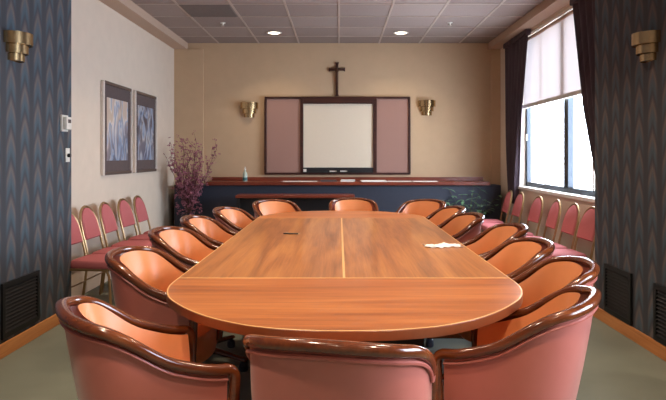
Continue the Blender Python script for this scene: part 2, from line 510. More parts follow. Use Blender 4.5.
MB().prism(sh([(0, TD0), (HWT, TD0), (HWT, TD1), (0, TD1)]), ZT0, ZT1).build('main_panel', M['table_y'], tb, smooth=False)
for a, b, c, d in ((-.006, .006, TD0, TD1), (-HWT, HWT, TD0 - .005, TD0 + .005), (-HWT, HWT, TD1 - .005, TD1 + .005)):
    MB().box(a, b, c - MIDY, d - MIDY, ZT1 - .004, ZT1 + .0008).build('inlay_strip', M['inlay'], tb, smooth=False)
loop = sh(near + far)
def offset_loop(lp, d):
    n = len(lp); out = []
    for i in range(n):
        ax, ay = lp[i - 1]; bx, by = lp[(i + 1) % n]
        tx, ty = bx - ax, by - ay; L = hypot(tx, ty) or 1
        out.append((lp[i][0] + ty / L * d, lp[i][1] - tx / L * d))
    return out
# drop duplicates
lp = []
for p in loop:
    if not lp or hypot(p[0] - lp[-1][0], p[1] - lp[-1][1]) > 1e-4: lp.append(p)
if hypot(lp[0][0] - lp[-1][0], lp[0][1] - lp[-1][1]) < 1e-4: lp.pop()
rings = [[(x, y, z) for x, y in offset_loop(lp, d)] for d, z in ((-.005, ZT1 + .0008), (.001, ZT1 + .0005), (.003, ZT1 - .002), (.003, ZT0 + .004), (.001, ZT0 - .002), (-.007, ZT0 - .002))]
eb = MB(); n = len(lp)
vs = [p for r in rings for p in r]; fs = []; mi = []
for i in range(len(rings) - 1):
    for j in range(n):
        j2 = (j + 1) % n
        eb_f = (i * n + j, i * n + j2, (i + 1) * n + j2, (i + 1) * n + j)
        fs.append(eb_f); mi.append(0 if i < 1 else 1)
eb.v = vs; eb.f = fs; eb.mi = mi
eb.build('edge_banding', [M['inlay'], M['edge_wood']], tb, fix=False)
for yy in (-1.55, 0, 1.55):
    p = MB().box(-.24, .24, yy - .05, yy + .05, .06, ZT0 - .02).build('pedestal', M['black_ped'], tb, bevel=.006)
    MB().box(-.36, .36, yy - .09, yy + .09, 0, .06).build('foot', M['black_ped'], p, bevel=.01)
MB().box(-.05, .05, -1.55, 1.55, ZT0 - .14, ZT0 - .02).build('under_rail', M['black_ped'], tb)
MB().box(-.34, .34, -1.68, -1.63, .46, .68).build('cable_tray', M['black_metal'], tb)
MB().tube([(-.385, -2.01, ZT0 + .001), (-.385, -2.01, ZT0 - .022)], [.016, .014], n=14).build('cable_clip', M['white_plastic'], tb)

# things on the table
pen = thing('pen', 'dark ballpoint pen lying on the cherry table', 'pen', (-.352, 4.47, ZT1 + .0055))
MB().tube([(-.06, .012, 0), (.05, -.006, 0)], .0045, n=8).build('barrel', M['black_plastic'], pen)
MB().tube([(.05, -.006, 0), (.066, -.009, 0)], [.004, .001], n=8).build('tip', M['silver'], pen)
MB().tube([(-.055, .0115, .0055), (-.02, .006, .0055)], .0014, n=6).build('clip', M['silver'], pen)
rows = []
for i in range(9):
    y = -.06 + .12 * i / 8; r = []
    for j in range(19):
        x = -.115 + .23 * j / 18
        e = max(abs(x) / .115, abs(y) / .06)
        z = .004 + .014 * (1 - e ** 3) * (.6 + .6 * sin(x * 55 + 1.4) * sin(y * 50 + .6)) + .004 * sin(x * 120 + y * 70)
        r.append((x + .012 * sin(y * 60), y + .014 * sin(x * 38), max(.0015, z)))
    rows.append(r)
nap = MB().grid(rows).build('paper_napkin', M['paper'], fix=False, loc=(.665, 3.88, ZT1))
nap.rotation_euler = (0, 0, .12)
s = nap.modifiers.new('thick', 'SOLIDIFY'); s.thickness = .0012
tag(nap, 'crumpled white paper napkin on the cherry table', 'napkin')

# ---------------------------------------------------------------- tub chair
RX, RY, YFR = .2628, .2298, .166
YC = -.29 + RY
hp = []
for i in range(41):
    a = (pi / 2) * i / 40
    e = .802
    hp.append((RX * (sin(a) ** e), YC - RY * (cos(a) ** e)))
hp.append((RX - .003, YFR))
def resample(p, n):
    d = [0]
    for a, b in zip(p, p[1:]): d.append(d[-1] + hypot(b[0] - a[0], b[1] - a[1]))
    out = []
    for k in range(n + 1):
        s = d[-1] * k / n; i = 0
        while i < len(d) - 2 and d[i + 1] < s: i += 1
        q = (s - d[i]) / max(1e-9, d[i + 1] - d[i])
        out.append((p[i][0] + (p[i + 1][0] - p[i][0]) * q, p[i][1] + (p[i + 1][1] - p[i][1]) * q))
    return out, d[-1]
NH = 30
hs, HL = resample(hp, NH)
plan = [(-x, y, HL * (NH - i) / NH) for i, (x, y) in enumerate(reversed(hs))][:-1] + [(x, y, HL * i / NH) for i, (x, y) in enumerate(hs)]
plan = [(x, y, abs(s)) for x, y, s in plan]
for i in range(NH): plan[i] = (plan[i][0], plan[i][1], HL * (NH - i) / NH)
NP = len(plan)
ZB, ZRIM, ZARM = .33, .853, .664
def zrim(s):
    q = max(0, min(1, (s - .241) / .400)); q = q * q * (3 - 2 * q)
    return (ZRIM - .0369 * min(s / .3, 1.5) ** 2) * (1 - q) + ZARM * q
def at(i, z, inset=0.0):
    x, y, s = plan[i]
    w = (z - ZB) / (ZRIM - ZB)
    g = max(0, min(1, (YC - y) / RY))
    bx, by = x * .90, y + .10 * g
    # normal (outward) of plan
    a = plan[max(0, i - 1)]; b = plan[min(NP - 1, i + 1)]
    tx, ty = b[0] - a[0], b[1] - a[1]; L = hypot(tx, ty)
    nx, ny = ty / L, -tx / L
    return (bx + (x - bx) * w - nx * inset, by + (y - by) * w - ny * inset, z)
def make_tub():
    root = thing('tub_chair', '', 'chair', group='tub chairs around the conference table')
    outer = []; inner = []
    NV = 8
    for k in range(NV + 1):
        q = k / NV
        outer.append([at(i, ZB + (zrim(plan[i][2]) - ZB) * q, -.014 * sin(pi * min(1, q)) * .5) for i in range(NP)])
        inner.append([at(i, .40 + (zrim(plan[i][2]) + .004 - .40) * q, .030 + .045 * sin(pi * (.15 + .80 * (1 - q)))) for i in range(NP)])
    o = MB(); o.grid(outer)
    # front returns and underside
    for i in (0, NP - 1):
        o.grid([[outer[k][i], inner[k][i]] for k in range(NV + 1)])
    o.grid([outer[0], [(x, y, ZB) for x, y, z in inner[0]]])
    o.build('outer_shell', M['vinyl_out'], root, angle=50)
    MB().grid(inner).build('inner_padding', M['vinyl_in'], root, angle=50)
    # rim
    path = []
    for i in range(NP): path.append(Vector(at(i, zrim(plan[i][2]), .0)) + Vector((0, 0, .010)))
    def post(i, sgn):
        x, y, z = path[i]
        pts = []
        for k in range(1, 7):
            a = (pi / 2) * k / 6
            pts.append(Vector((x, y + .026 * sin(a), z - .030 * (1 - cos(a)))))
        pts.append(Vector((x - sgn * .004, y + .020, .50))); pts.append(Vector((x - sgn * .010, y + .010, .35)))
        return pts
    full = list(reversed(post(0, -1))) + path + post(NP - 1, 1)
    m = MB()
    # sweep with a section frame fixed by the plan normal so the rim stays level
    vs = []; ns = 12; K = len(full)
    for i, p in enumerate(full):
        tg = (full[min(i + 1, K - 1)] - full[max(i - 1, 0)]).normalized()
        side = Vector((tg.y, -tg.x, 0))
        if i < 8: side = Vector((-1, 0, 0))
        if i >= K - 8: side = Vector((1, 0, 0))
        side = (side - tg * side.dot(tg)).normalized()
        upv = side.cross(tg)
        for j in range(ns):
            th = 2 * pi * j / ns
            cx = abs(cos(th)) ** .75 * (1 if cos(th) > 0 else -1); cy = abs(sin(th)) ** .75 * (1 if sin(th) > 0 else -1)
            vs.append(p + side * (.0195 * cx) + upv * (.0165 * cy))
    fs = [(i * ns + j, i * ns + (j + 1) % ns, (i + 1) * ns + (j + 1) % ns, (i + 1) * ns + j) for i in range(K - 1) for j in range(ns)]
    fs.append(tuple(range(ns))); fs.append(tuple((K - 1) * ns + j for j in range(ns)))
    m.add(vs, fs).build('wood_rim', M['rim'], root, angle=60)
    # welt under the rim
    MB().tube([Vector(at(i, zrim(plan[i][2]) - .020, -.008)) for i in range(NP)], .006, n=6).build('piping', M['piping'], root)
    # seat cushion
    sp = [at(i, .42, .062)[:2] for i in range(0, NP, 2)]
    sp = [(x, y) for x, y in sp if y < .13]
    fr = [(sp[-1][0] * cos(a), .14 + .07 * sin(a)) for a in [pi * k / 10 for k in range(11)]]
    poly = sp + fr
    cx = sum(p[0] for p in poly) / len(poly); cy = sum(p[1] for p in poly) / len(poly)
    c = MB(); L = len(poly); vs = []
    lv = [(.97, .345), (1, .36), (1, .44), (.985, .46), (.94, .475), (.5, .482)]
    for sc, z in lv: vs += [(cx + (x - cx) * sc, cy + (y - cy) * sc, z) for x, y in poly]
    fs = [(i * L + j, i * L + (j + 1) % L, (i + 1) * L + (j + 1) % L, (i + 1) * L + j) for i in range(len(lv) - 1) for j in range(L)]
    fs += [tuple(range(L)), tuple((len(lv) - 1) * L + j for j in range(L))]
    c.add(vs, fs).build('seat_cushion', M['vinyl_in'], root)
    # base
    MB().lathe([(.14, .335), (.14, .320), (.035, .30), (.032, .12), (.05, .10), (.05, .07), (.0, .07)], 18).build('swivel_column', M['black_metal'], root)
    for k in range(4):
        a = radians(-108) + k * pi / 2
        d = Vector((cos(a), sin(a), 0))
        lg = MB().tube([d * .03 + Vector((0, 0, .095)), d * .18 + Vector((0, 0, .088)), d * .37 + Vector((0, 0, .066))], [.026, .024, .020], [.022, .018, .013], n=10).build('base_leg', M['rim'], root)
        MB().lathe([(.0, .0), (.026, .0), (.030, .012), (.026, .045), (.012, .056), (.0, .056)], 14, c=(d.x * .35, d.y * .35, 0)).build('caster', M['rubber'], lg)
    return root
tub = make_tub()
def face(dx, dy): return atan2(-dx, dy)          # local +Y -> (dx,dy)
TUBS = [  # x, y, facing, label
    (.018, 1.832, (.21, .977), 'salmon tub chair with its back to the camera at the near curved table end'),
    (-.622, 2.051, (.87, .49), 'salmon tub chair at the near table end beside the grille below the thermostat'),
    (.622, 2.209, (-.886, .464), 'salmon tub chair at the near table end beside the two dark grilles'),
    (-.845, 3.066, (1, -.07), 'coral tub chair first along the picture-wall side of the table'),
    (-.915, 3.957, (.99, -.14), 'coral tub chair second along the picture-wall side of the table'),
    (-.92, 4.745, (1, -.1), 'coral tub chair third along the picture-wall side of the table'),
    (-.83, 5.528, (.97, -.23), 'coral tub chair farthest along the picture-wall side of the table'),
    (.85, 2.77, (-1, .08), 'coral tub chair first along the window side of the table'),
    (.88, 3.412, (-1, -.06), 'coral tub chair second along the window side of the table'),
    (.98, 4.19, (-1, -.04), 'coral tub chair third along the window side, just past the crumpled napkin'),
    (.87, 4.97, (-.99, -.13), 'coral tub chair fourth along the window side of the table'),
    (.865, 5.66, (-.99, -.14), 'coral tub chair farthest along the window side of the table'),
    (-.60, 6.38, (.6, -.8), 'coral tub chair at far curved end, on the dried branches side'),
    (.17, 6.59, (.10, -1), 'coral tub chair at the middle of the far curved end facing the camera'),
    (.82, 6.43, (-.64, -.77), 'coral tub chair at far curved end, on the green plant side'),
]
for i, (x, y, (dx, dy), lab) in enumerate(TUBS):
    if i == 0:
        tub.location = (x, y, 0); tub.rotation_euler = (0, 0, face(dx, dy)); tub['label'] = lab
    else:
        dup(tub, (x, y, 0), face(dx, dy), lab)

# ---------------------------------------------------------------- banquet stacking chair (local: faces +Y, back at -Y)
def make_banquet():
    root = thing('banquet_chair', '', 'chair', group='banquet chairs along the walls')
    tilt = lambda z: -.20 - .11 * max(0, (z - .44)) / .44
    # back frame (arch) continuing as rear legs
    def arch(w, top, z0, off=0):
        pts = [(-w, tilt(z0) + off, z0)]
        zs_ = .62
        pts += [(-w, tilt(z) + off, z) for z in (.5, .56, zs_)]
        for k in range(1, 16):
            a = pi * k / 16
            z = zs_ + (top - zs_) * sin(a) ** .72
            pts.append((-w * cos(a) if True else 0, tilt(z) + off, z))
        pts += [(w, tilt(z) + off, z) for z in (zs_, .56, .5)]
        pts.append((w, tilt(z0) + off, z0))
        return pts
    MB().tube(arch(.172, .875, .42), .0115, n=8, up=(0, 1, 0)).build('back_frame', M['gold'], root)
    # pad
    pad = []
    outl = [(x * .90, z) for x, y, z in arch(.172, .862, .515)][0:]
    outl = [(x, max(z, .58)) for x, z in outl]
    c = MB(); L = len(outl); vs = []
    czm = .72
    for sc, dy in ((.92, .022), (1, .012), (1, -.010), (.94, -.018)):
        for x, z in outl:
            zz = czm + (z - czm) * sc
            vs.append((x * sc, tilt(zz) + dy, zz))
    fs = [(i * L + j, i * L + (j + 1) % L, (i + 1) * L + (j + 1) % L, (i + 1) * L + j) for i in range(3) for j in range(L)]
    fs += [tuple(range(L)), tuple(3 * L + j for j in range(L))]
    c.add(vs, fs).build('backrest', M['pink_fabric'], root)
    # seat
    pts = []
    for (x, y, r, a0) in ((.205, .20, .05, 0), (-.205, .20, .05, pi / 2), (-.185, -.18, .04, pi), (.185, -.18, .04, 1.5 * pi)):
        sx = 1 if x > 0 else -1; sy = 1 if y > 0 else -1
        for k in range(5):
            a = a0 + (pi / 2) * k / 4
            pts.append((x - sx * r + r * cos(a), y - sy * r + r * sin(a)))
    c = MB(); L = len(pts); vs = []
    lv = [(.97, .405), (1, .415), (1, .44), (.98, .458), (.93, .468), (.5, .474)]
    for sc, z in lv: vs += [(x * sc, y * sc, z) for x, y in pts]
    fs = [(i * L + j, i * L + (j + 1) % L, (i + 1) * L + (j + 1) % L, (i + 1) * L + j) for i in range(len(lv) - 1) for j in range(L)]
    fs += [tuple(range(L)), tuple((len(lv) - 1) * L + j for j in range(L))]
    c.add(vs, fs).build('seat', M['pink_fabric'], root)
    MB().tube([(-.185, -.17, .395), (-.19, .17, .395), (.19, .17, .395), (.185, -.17, .395), (-.185, -.17, .395)], .011, n=8).build('seat_frame', M['gold'], root)
    for sx in (-1, 1):
        MB().tube([(sx * .185, .10, .395), (sx * .188, .155, .385), (sx * .192, .175, .34), (sx * .20, .20, .0)], .011, n=8).build('leg', M['gold'], root)
        MB().tube([(sx * .185, -.195, .43), (sx * .187, -.20, .36), (sx * .20, -.25, .0)], .011, n=8).build('leg', M['gold'], root)
    MB().tube([(-.19, -.215, .22), (.19, -.215, .22)], .007, n=6).build('stretcher', M['gold'], root)
    return root
bq = make_banquet()
BQ = []
for i, (y, w) in enumerate(zip((5.25, 5.68, 6.14, 6.64, 7.14), ('half hidden behind the papered wall edge', 'second from the papered wall edge', 'middle of the row under the framed prints', 'fourth from the papered wall edge', 'closest to the dried branches'))):
    BQ.append((-2.085, y, (1, -.06 + .03 * (i % 3)), 'rose banquet chair by picture wall, ' + w))
for i, (y, w) in enumerate(zip((5.56, 6.00, 6.49, 7.05, 7.76, 8.28), ('partly behind the near curtain', 'second from the near curtain below the window', 'third from the near curtain below the window', 'fourth from the near curtain below the window', 'second from the green plant', 'closest to the green plant'))):
    BQ.append((2.04, y, (-1, .05 * ((i % 3) - 1)), 'rose banquet chair along the window wall, ' + w))
for i, (x, y, (dx, dy), lab) in enumerate(BQ):
    if i == 0: bq.location = (x, y, 0); bq.rotation_euler = (0, 0, face(dx, dy)); bq['label'] = lab
    else: dup(bq, (x, y, 0), face(dx, dy), lab)

# ---------------------------------------------------------------- back counter
ct = thing('counter', 'long navy counter with cherry top below the whiteboard', 'counter', (0, YB - .04, 0))
MB().box(-2.40, 2.36, -.36, 0, 0, .925).build('cabinet_body', M['navy'], ct, bevel=.004)
MB().box(-1.93, 2.19, -.42, .035, .925, .975).build('countertop', M['counter_wood'], ct, bevel=.006)
MB().box(-1.93, 2.19, .012, .036, .975, 1.03).build('backsplash', M['counter_wood'], ct, bevel=.004)
YCN = YB - .04
# narrow side table in front
nt = thing('side_table', 'narrow low wood-topped table against the navy counter', 'table', (-.60, 8.40, 0))
MB().box(-.815, .815, -.17, .17, .775, .815).build('tabletop', M['counter_wood'], nt, bevel=.006)
MB().box(-.78, .78, -.02, .02, .57, .775).build('apron', M['black_ped'], nt)
for sx in (-.78, .78):
    for sy in (-.13, .13):
        MB().box(sx - .02, sx + .02, sy - .02, sy + .02, 0, .775).build('leg', M['black_ped'], nt)

# items on the counter
def px2x(px, D): return (px - 339) * D / F
bt = thing('spray_bottle', 'pale bottle with teal base standing on the counter', 'bottle', (px2x(245, 8.95), 8.95, .9755))
MB().lathe([(.0, .0), (.034, .0), (.036, .02), (.036, .10), (.026, .13), (.014, .145), (.013, .17), (0, .17)], 16).build('body', M['bottle'], bt)
MB().lathe([(.0365, .012), (.0375, .014), (.0375, .055), (.0365, .058)], 16).build('label_band', M['teal'], bt)
MB().lathe([(.016, .165), (.016, .185), (.008, .19), (.007, .215), (0, .215)], 12).build('cap', M['white_plastic'], bt)
def papers(name, label, px0, px1, n, D, dep, th=.004, mat='paper', rz=0.0, cat='paper'):
    x0, x1 = px2x(px0, D), px2x(px1, D)
    m = MB()
    for k in range(n):
        j = random.uniform(-.01, .01); q = random.uniform(-.01, .01)
        w = (x1 - x0) / 2
        m.box(-w + j, w + j, -dep / 2 + q, dep / 2 + q, k * th, k * th + th * .9)
    o = m.build(name, M[mat], smooth=False, loc=((x0 + x1) / 2, D, .9755)); o.rotation_euler = (0, 0, rz)
    return tag(o, label, cat)
papers('paper_sheet', 'long thin sheet of papers on the counter under the rose board panel', 283, 317, 2, 8.85, .16)
papers('folder', 'dark folder lying on the counter below the whiteboard label', 321, 337, 3, 8.85, .16, .008, 'mat_board', cat='folder')
papers('paper_stack', 'thick bright stack of paper on the counter below the markers', 341, 355, 5, 8.85, .16, .006, cat='paper stack')
papers('paper_stack', 'loose spread white papers on the counter beside the thick stack', 361, 386, 4, 8.83, .20, .005, rz=.05, cat='paper stack')
papers('paper_sheet', 'thin white sheet on the counter just past the spread papers', 388, 411, 2, 8.86, .18, rz=-.04)
papers('paper_sheet', 'end sheet on the counter toward the green plant', 413, 437, 2, 8.86, .16, rz=.02)

# ---------------------------------------------------------------- whiteboard unit
S = F / YB
bx = lambda px: (px - 339) / S
bz = lambda py: CAM_Z + (156 - py) / S
wb = thing('presentation_board', 'dark-framed whiteboard cabinet with open rose fabric side panels', 'whiteboard', (0, YB, 0))
x0, x1, z0, z1 = bx(265), bx(410), bz(174.5), bz(97)
fr = MB()
w = .028
fr.box(x0, x1, -.06, 0, z1 - w, z1).box(x0, x1, -.06, 0, z0, z0 + w).box(x0, x0 + w, -.06, 0, z0 + w, z1 - w).box(x1 - w, x1, -.06, 0, z0 + w, z1 - w)
fr.build('outer_frame', M['dark_wood'], wb, smooth=False, bevel=.004)
cx0, cx1, cz0, cz1 = bx(303.5), bx(373), bz(167.5), bz(104)
MB().box(x0 + w, bx(300.5), -.035, -.004, z0 + w, z1 - w).build('fabric_panel', M['board_fabric'], wb, bevel=.006)
MB().box(bx(376.5), x1 - w, -.035, -.004, z0 + w, z1 - w).build('fabric_panel', M['board_fabric'], wb, bevel=.006)
MB().box(bx(300.5), cx0, -.058, -.002, z0 + w, z1 - w).box(cx1, bx(376.5), -.058, -.002, z0 + w, z1 - w).box(cx0, cx1, -.058, -.002, cz1, z1 - w).build('inner_frame', M['dark_wood'], wb, smooth=False, bevel=.004)
MB().box(cx0, cx1, -.03, -.003, cz0, cz1).build('writing_surface', M['whiteboard'], wb, smooth=False)
MB().box(cx0, cx1, -.056, -.003, z0 + w, cz0).box(cx0, cx1, -.10, -.056, z0 + w, z0 + w + .014).build('pen_tray', M['black_plastic'], wb, smooth=False, bevel=.003)
MB().box(bx(303.6), bx(306.6), -.0585, -.0558, bz(172.2), bz(169)).build('sticker', M['white_plastic'], wb, smooth=False)
for px, lab in ((333, 'white marker on board tray, on the folder side'), (343.5, 'white marker on board tray, above the thick paper stack')):
    mk = thing('marker', lab, 'marker', (bx(px), YB - .078, z0 + w + .0235), group='markers on the whiteboard tray')
    MB().tube([(-.05, 0, 0), (.03, 0, 0)], .0095, n=10).build('barrel', M['white_plastic'], mk)
    MB().tube([(.03, 0, 0), (.055, 0, 0)], [.0098, .0075], n=10).build('cap', M['silver'], mk)

# crucifix
cf = thing('crucifix', 'dark wooden crucifix hanging above the whiteboard', 'crucifix', (bx(337), YB, bz(96)))
hh = (96 - 62.5) / S
MB().box(-.020, .020, -.03, -.002, 0, hh).box(-.115, .115, -.03, -.002, hh - .13, hh - .09).box(-.028, .028, -.033, -.001, hh - .02, hh).box(-.026, .026, -.033, -.001, 0, .02).box(-.124, -.106, -.033, -.001, hh - .138, hh - .082).box(.106, .124, -.033, -.001, hh - .138, hh - .082).build('cross', M['dark_wood'], cf, smooth=False, bevel=.003)
fg = bpy.data.meshes.new('figure')
bm = bmesh.new()
sk = [((0, -.045, hh - .30), .011), ((0, -.047, hh - .20), .017), ((0, -.045, hh - .135), .018), ((0, -.048, hh - .105), .009), ((0, -.052, hh - .08), .017), ((-.05, -.043, hh - .108), .009), ((-.1, -.042, hh - .095), .006), ((.05, -.043, hh - .108), .009), ((.1, -.042, hh - .095), .006), ((.004, -.048, hh - .37), .008), ((0, -.044, hh - .43), .006)]
vs = [bm.verts.new(p) for p, r in sk]
for a, b in ((1, 0), (1, 2), (2, 3), (3, 4), (2, 5), (5, 6), (2, 7), (7, 8), (0, 9), (9, 10)): bm.edges.new((vs[a], vs[b]))
bm.to_mesh(fg); bm.free()
fo = bpy.data.objects.new('figure', fg); COL.objects.link(fo); fo.parent = cf
fg.materials.append(M['bronze'])
fo.modifiers.new('skin', 'SKIN'); fo.modifiers.new('sub', 'SUBSURF').levels = 1
fo.modifiers['sub'].render_levels = 1
for i, (p, r) in enumerate(sk):
    fg.skin_vertices[0].data[i].radius = (r, r)
fg.skin_vertices[0].data[1].use_root = True

# ---------------------------------------------------------------- sconces (local: wall plane y=0, protrudes -Y)
def make_sconce():
    root = thing('wall_sconce', '', 'sconce', group='stepped brass wall sconces')
    z = 0.0
    for r, h, zz in ((.135, .095, .13), (.105, .075, .06), (.078, .06, .0)):
        m = MB()
        pr = [(r * .94, zz), (r, zz), (r, zz + h), (r * .94, zz + h), (r * .94, zz)]
        m.lathe(pr, 24, a0=pi, a1=2 * pi)
        # closing floor of the tier
        m.lathe([(.012, zz + .006), (r * .95, zz + .006)], 24, a0=pi, a1=2 * pi)
        m.build('brass_tier', M['brass'], root, fix=True)
    MB().box(-.06, .06, -.012, 0, .0, .21).build('back_plate', M['brass'], root, bevel=.003)
    return root
sc = make_sconce()
SC = [((-1.365, YB, bz(117.5)), 0, 'stepped brass sconce on back wall, on the dried branches side of the board'),
      ((1.335, YB, bz(115.5)), 0, 'stepped brass sconce on back wall, between board and window'),
      ((PL, 4.19, CAM_Z + (156 - 61.5) / F * 4.19), pi / 2, 'stepped brass sconce on the papered wall above the thermostat'),
      ((PR, 4.18, CAM_Z + (156 - 61.5) / F * 4.18), -pi / 2, 'stepped brass sconce on the papered wall beside the near curtain')]
for i, (loc, rz, lab) in enumerate(SC):
    if i == 0: sc.location = loc; sc.rotation_euler = (0, 0, rz); sc['label'] = lab
    else: dup(sc, loc, rz, lab, scale=(.92, .92, .86) if i > 1 else None)

# ---------------------------------------------------------------- framed prints on the left wall
def picture(label, y0, y1, z0, z1, artm, n):
    p = thing('framed_print', label, 'picture', (XL, (y0 + y1) / 2, (z0 + z1) / 2), 0, 'framed abstract prints')
    a, b = (y1 - y0) / 2, (z1 - z0) / 2; w = .035
    for z0_, z1_ in ((-b, -b + w), (b - w, b)):
        MB().box(0.002, .035, -a + w, a - w, z0_, z1_).build('frame_rail', M['frame_shaded'], p, smooth=False, bevel=.004)
    for y0_, y1_ in ((-a, -a + w), (a - w, a)):
        MB().box(0.002, .035, y0_, y1_, -b, b).build('frame_stile', M['frame_lit'], p, smooth=False, bevel=.004)
    MB().box(0.002, .016, -a + w, a - w, -b + w, b - w).build('mat_board', M['mat_board'], p, smooth=False)
    MB().box(.016, .018, -a + .13, a - .12, -b + .155, b - .17).build('art_print', artm, p, smooth=False)
picture('framed abstract print with pale peach and blue strokes nearer the papered wall', 6.33, 7.22, 1.145, 2.15, M['art_a'], 0)
picture('framed darker abstract print nearer the dried branches', 7.32, 8.20, 1.145, 2.15, M['art_b'], 1)

# thermostat, switch
th = thing('wall_mounted_thermostat', 'white thermostat box on papered wall edge', 'thermostat', (PL, 4.95, 1.55))
MB().box(0, .018, -.055, .055, 0, .135).build('back_plate', M['white_plastic'], th, bevel=.004)
MB().box(.018, .05, -.042, .05, .015, .12).build('cover', M['white_plastic'], th, bevel=.008)
MB().box(.0495, .0515, -.02, .03, .07, .10).build('display', M['mat_board'], th)
sw = thing('wall_switch', 'small white switch plate with dark knob below the thermostat', 'switch', (PL, 5.02, 1.30))
MB().box(0, .008, -.035, .035, 0, .115).build('plate', M['white_plastic'], sw, bevel=.003)
MB().tube([(.008, 0, .055), (.03, 0, .055)], .016, n=12).build('knob', M['black_plastic'], sw)

# wall vents
def vent(label, x, sgn, y0, y1, z0, z1):
    v = thing('air_grille', label, 'vent', (x, (y0 + y1) / 2, z0), 0, 'dark air grilles in the papered walls')
    a, h = (y1 - y0) / 2, z1 - z0; w = .035
    s = sgn
    xa, xb = sorted((0, s * .018))
    MB().box(xa, xb, -a, a, h - w, h).box(xa, xb, -a, a, 0, w).box(xa, xb, -a, -a + w, w, h - w).box(xa, xb, a - w, a, w, h - w).build('frame', M['black_metal'], v, smooth=False, bevel=.003)
    xa, xb = sorted((0, s * .003))
    MB().box(xa, xb, -a + w, a - w, w, h - w).build('backing', M['black_plastic'], v, smooth=False)
    m = MB(); n = 12
    for k in range(n):
        z = w + (h - 2 * w) * (k + .5) / n
        m.add([(s * .003, -a + w, z + .008), (s * .003, a - w, z + .008), (s * .016, a - w, z - .006), (s * .016, -a + w, z - .006), (s * .003, -a + w, z + .005), (s * .003, a - w, z + .005), (s * .016, a - w, z - .009), (s * .016, -a + w, z - .009)],
              [(0, 1, 2, 3), (7, 6, 5, 4), (3, 2, 6, 7), (0, 3, 7, 4), (1, 0, 4, 5), (2, 1, 5, 6)])
    m.build('louvres', M['black_metal'], v, smooth=False)
vent('dark louvred grille low on papered wall below the thermostat', PL, 1, 4.03, 4.53, .12, .495)
vent('dark louvred grille low on papered wall near the curtain', PR, -1, 4.44, 4.89, .10, .485)
vent('dark louvred grille second from the curtain on papered wall', PR, -1, 3.62, 4.12, .10, .485)

# ---------------------------------------------------------------- ceiling fixtures
def make_downlight():
    root = thing('recessed_downlight', '', 'ceiling light', group='recessed ceiling downlights')
    MB().lathe([(.082, .0), (.105, -.004), (.105, -.008), (.080, -.010), (.080, -.004)], 28).build('trim_ring', M['white_plastic'], root, fix=True)
    MB().lathe([(.0, -.005), (.081, -.005)], 28).build('lens', M['lamp'], root, fix=False)
    return root
dl = make_downlight()
DL = [(-.90, 8.38, 'lit recessed downlight in ceiling above the dried branches side of the board'),
      (.86, 8.38, 'lit recessed downlight in ceiling above the window side of the board')]
for y in (5.9, 3.45, 1.0, -1.3):
    for x in (-.90, .88):
        DL.append((x, y, 'lit recessed downlight over the %s, %s side' % ({5.9: 'far table half', 3.45: 'middle of the table', 1.0: 'near table end', -1.3: 'floor behind the camera'}[y], 'picture-wall' if x < 0 else 'window')))
LAMP_W = 22
for i, (x, y, lab) in enumerate(DL):
    if i == 0: dl.location = (x, y, ZC - .006); dl['label'] = lab
    else: dup(dl, (x, y, ZC - .006), 0, lab)
    ld = bpy.data.lights.new('downlight_lamp', 'AREA'); ld.shape = 'DISK'; ld.size = .15
    ld.energy = LAMP_W * (.30 if y > 8 else .8 if y > 5 else 1.0); ld.color = (1, .80, .59); ld.spread = radians(118)
    lo = bpy.data.objects.new('downlight_lamp', ld); COL.objects.link(lo); lo.location = (x, y, ZC - .02)

# air return panel and sprinklers
ar = thing('ceiling_vent', 'darker perforated air return panel in the tile ceiling', 'vent', (-1.525, 7.135, ZC - .007))
MB().box(-.29, .29, -.29, .29, -.004, .004).build('panel', M['return_panel'], ar, bevel=.003)
m = MB()
for k in range(18):
    yy = -.27 + .54 * k / 17
    m.box(-.275, .275, yy - .004, yy + .004, -.008, -.004)
m.build('louvres', M['return_panel'], ar, smooth=False)
def sprinkler(x, y, lab):
    s_ = thing('sprinkler_head', lab, 'sprinkler', (x, y, ZC), group='ceiling sprinklers')
    MB().lathe([(0, 0), (.035, 0), (.034, -.006), (.012, -.010), (.010, -.035), (0, -.035)], 16).build('escutcheon', M['white_plastic'], s_)
    MB().lathe([(0, -.038), (.022, -.038), (.022, -.042), (0, -.042)], 12).build('deflector', M['silver'], s_)
    MB().tube([(-.012, 0, -.03), (-.010, 0, -.04)], .003, n=6).tube([(.012, 0, -.03), (.010, 0, -.04)], .003, n=6).build('yoke', M['silver'], s_)
sprinkler(-1.50, 7.80, 'small sprinkler head in ceiling near the air return panel')
sprinkler(1.43, 7.78, 'small sprinkler head in ceiling on the window side')

# ---------------------------------------------------------------- plants
db = thing('dried_branch_arrangement', 'tall dried purple-pink blossom branches standing in the room corner', 'plant', (-2.13, 8.55, 0))
MB().lathe([(0, 0), (.10, 0), (.13, .06), (.15, .22), (.12, .40), (.075, .50), (.09, .55), (.078, .55), (.06, .50), (.10, .4), (.0, .38)], 24).build('vase', M['vase'], db)
tw = MB(); bl = MB()
rnd = random.Random(11)
def blossom(p, s):
    p = Vector((max(p.x, -.30), min(max(p.y, -.30), .15), p.z))
    n = 3 if rnd.random() < .5 else 4
    for k in range(n):
        a = rnd.uniform(0, 2 * pi); e = rnd.uniform(-.5, 1.1)
        d = Vector((cos(a) * cos(e), sin(a) * cos(e), sin(e)))
        q = d.orthogonal().normalized()
        q = Matrix.Rotation(rnd.uniform(0, 6), 3, d) @ q
        w_ = s * .38; b = d.cross(q)
        c = p + d * s * .5
        bl.add([p, c + q * w_ + b * w_ * .3, p + d * s, c - q * w_ + b * w_ * .3, c - b * w_ * .25], [(0, 1, 4), (1, 2, 4), (2, 3, 4), (3, 0, 4)])
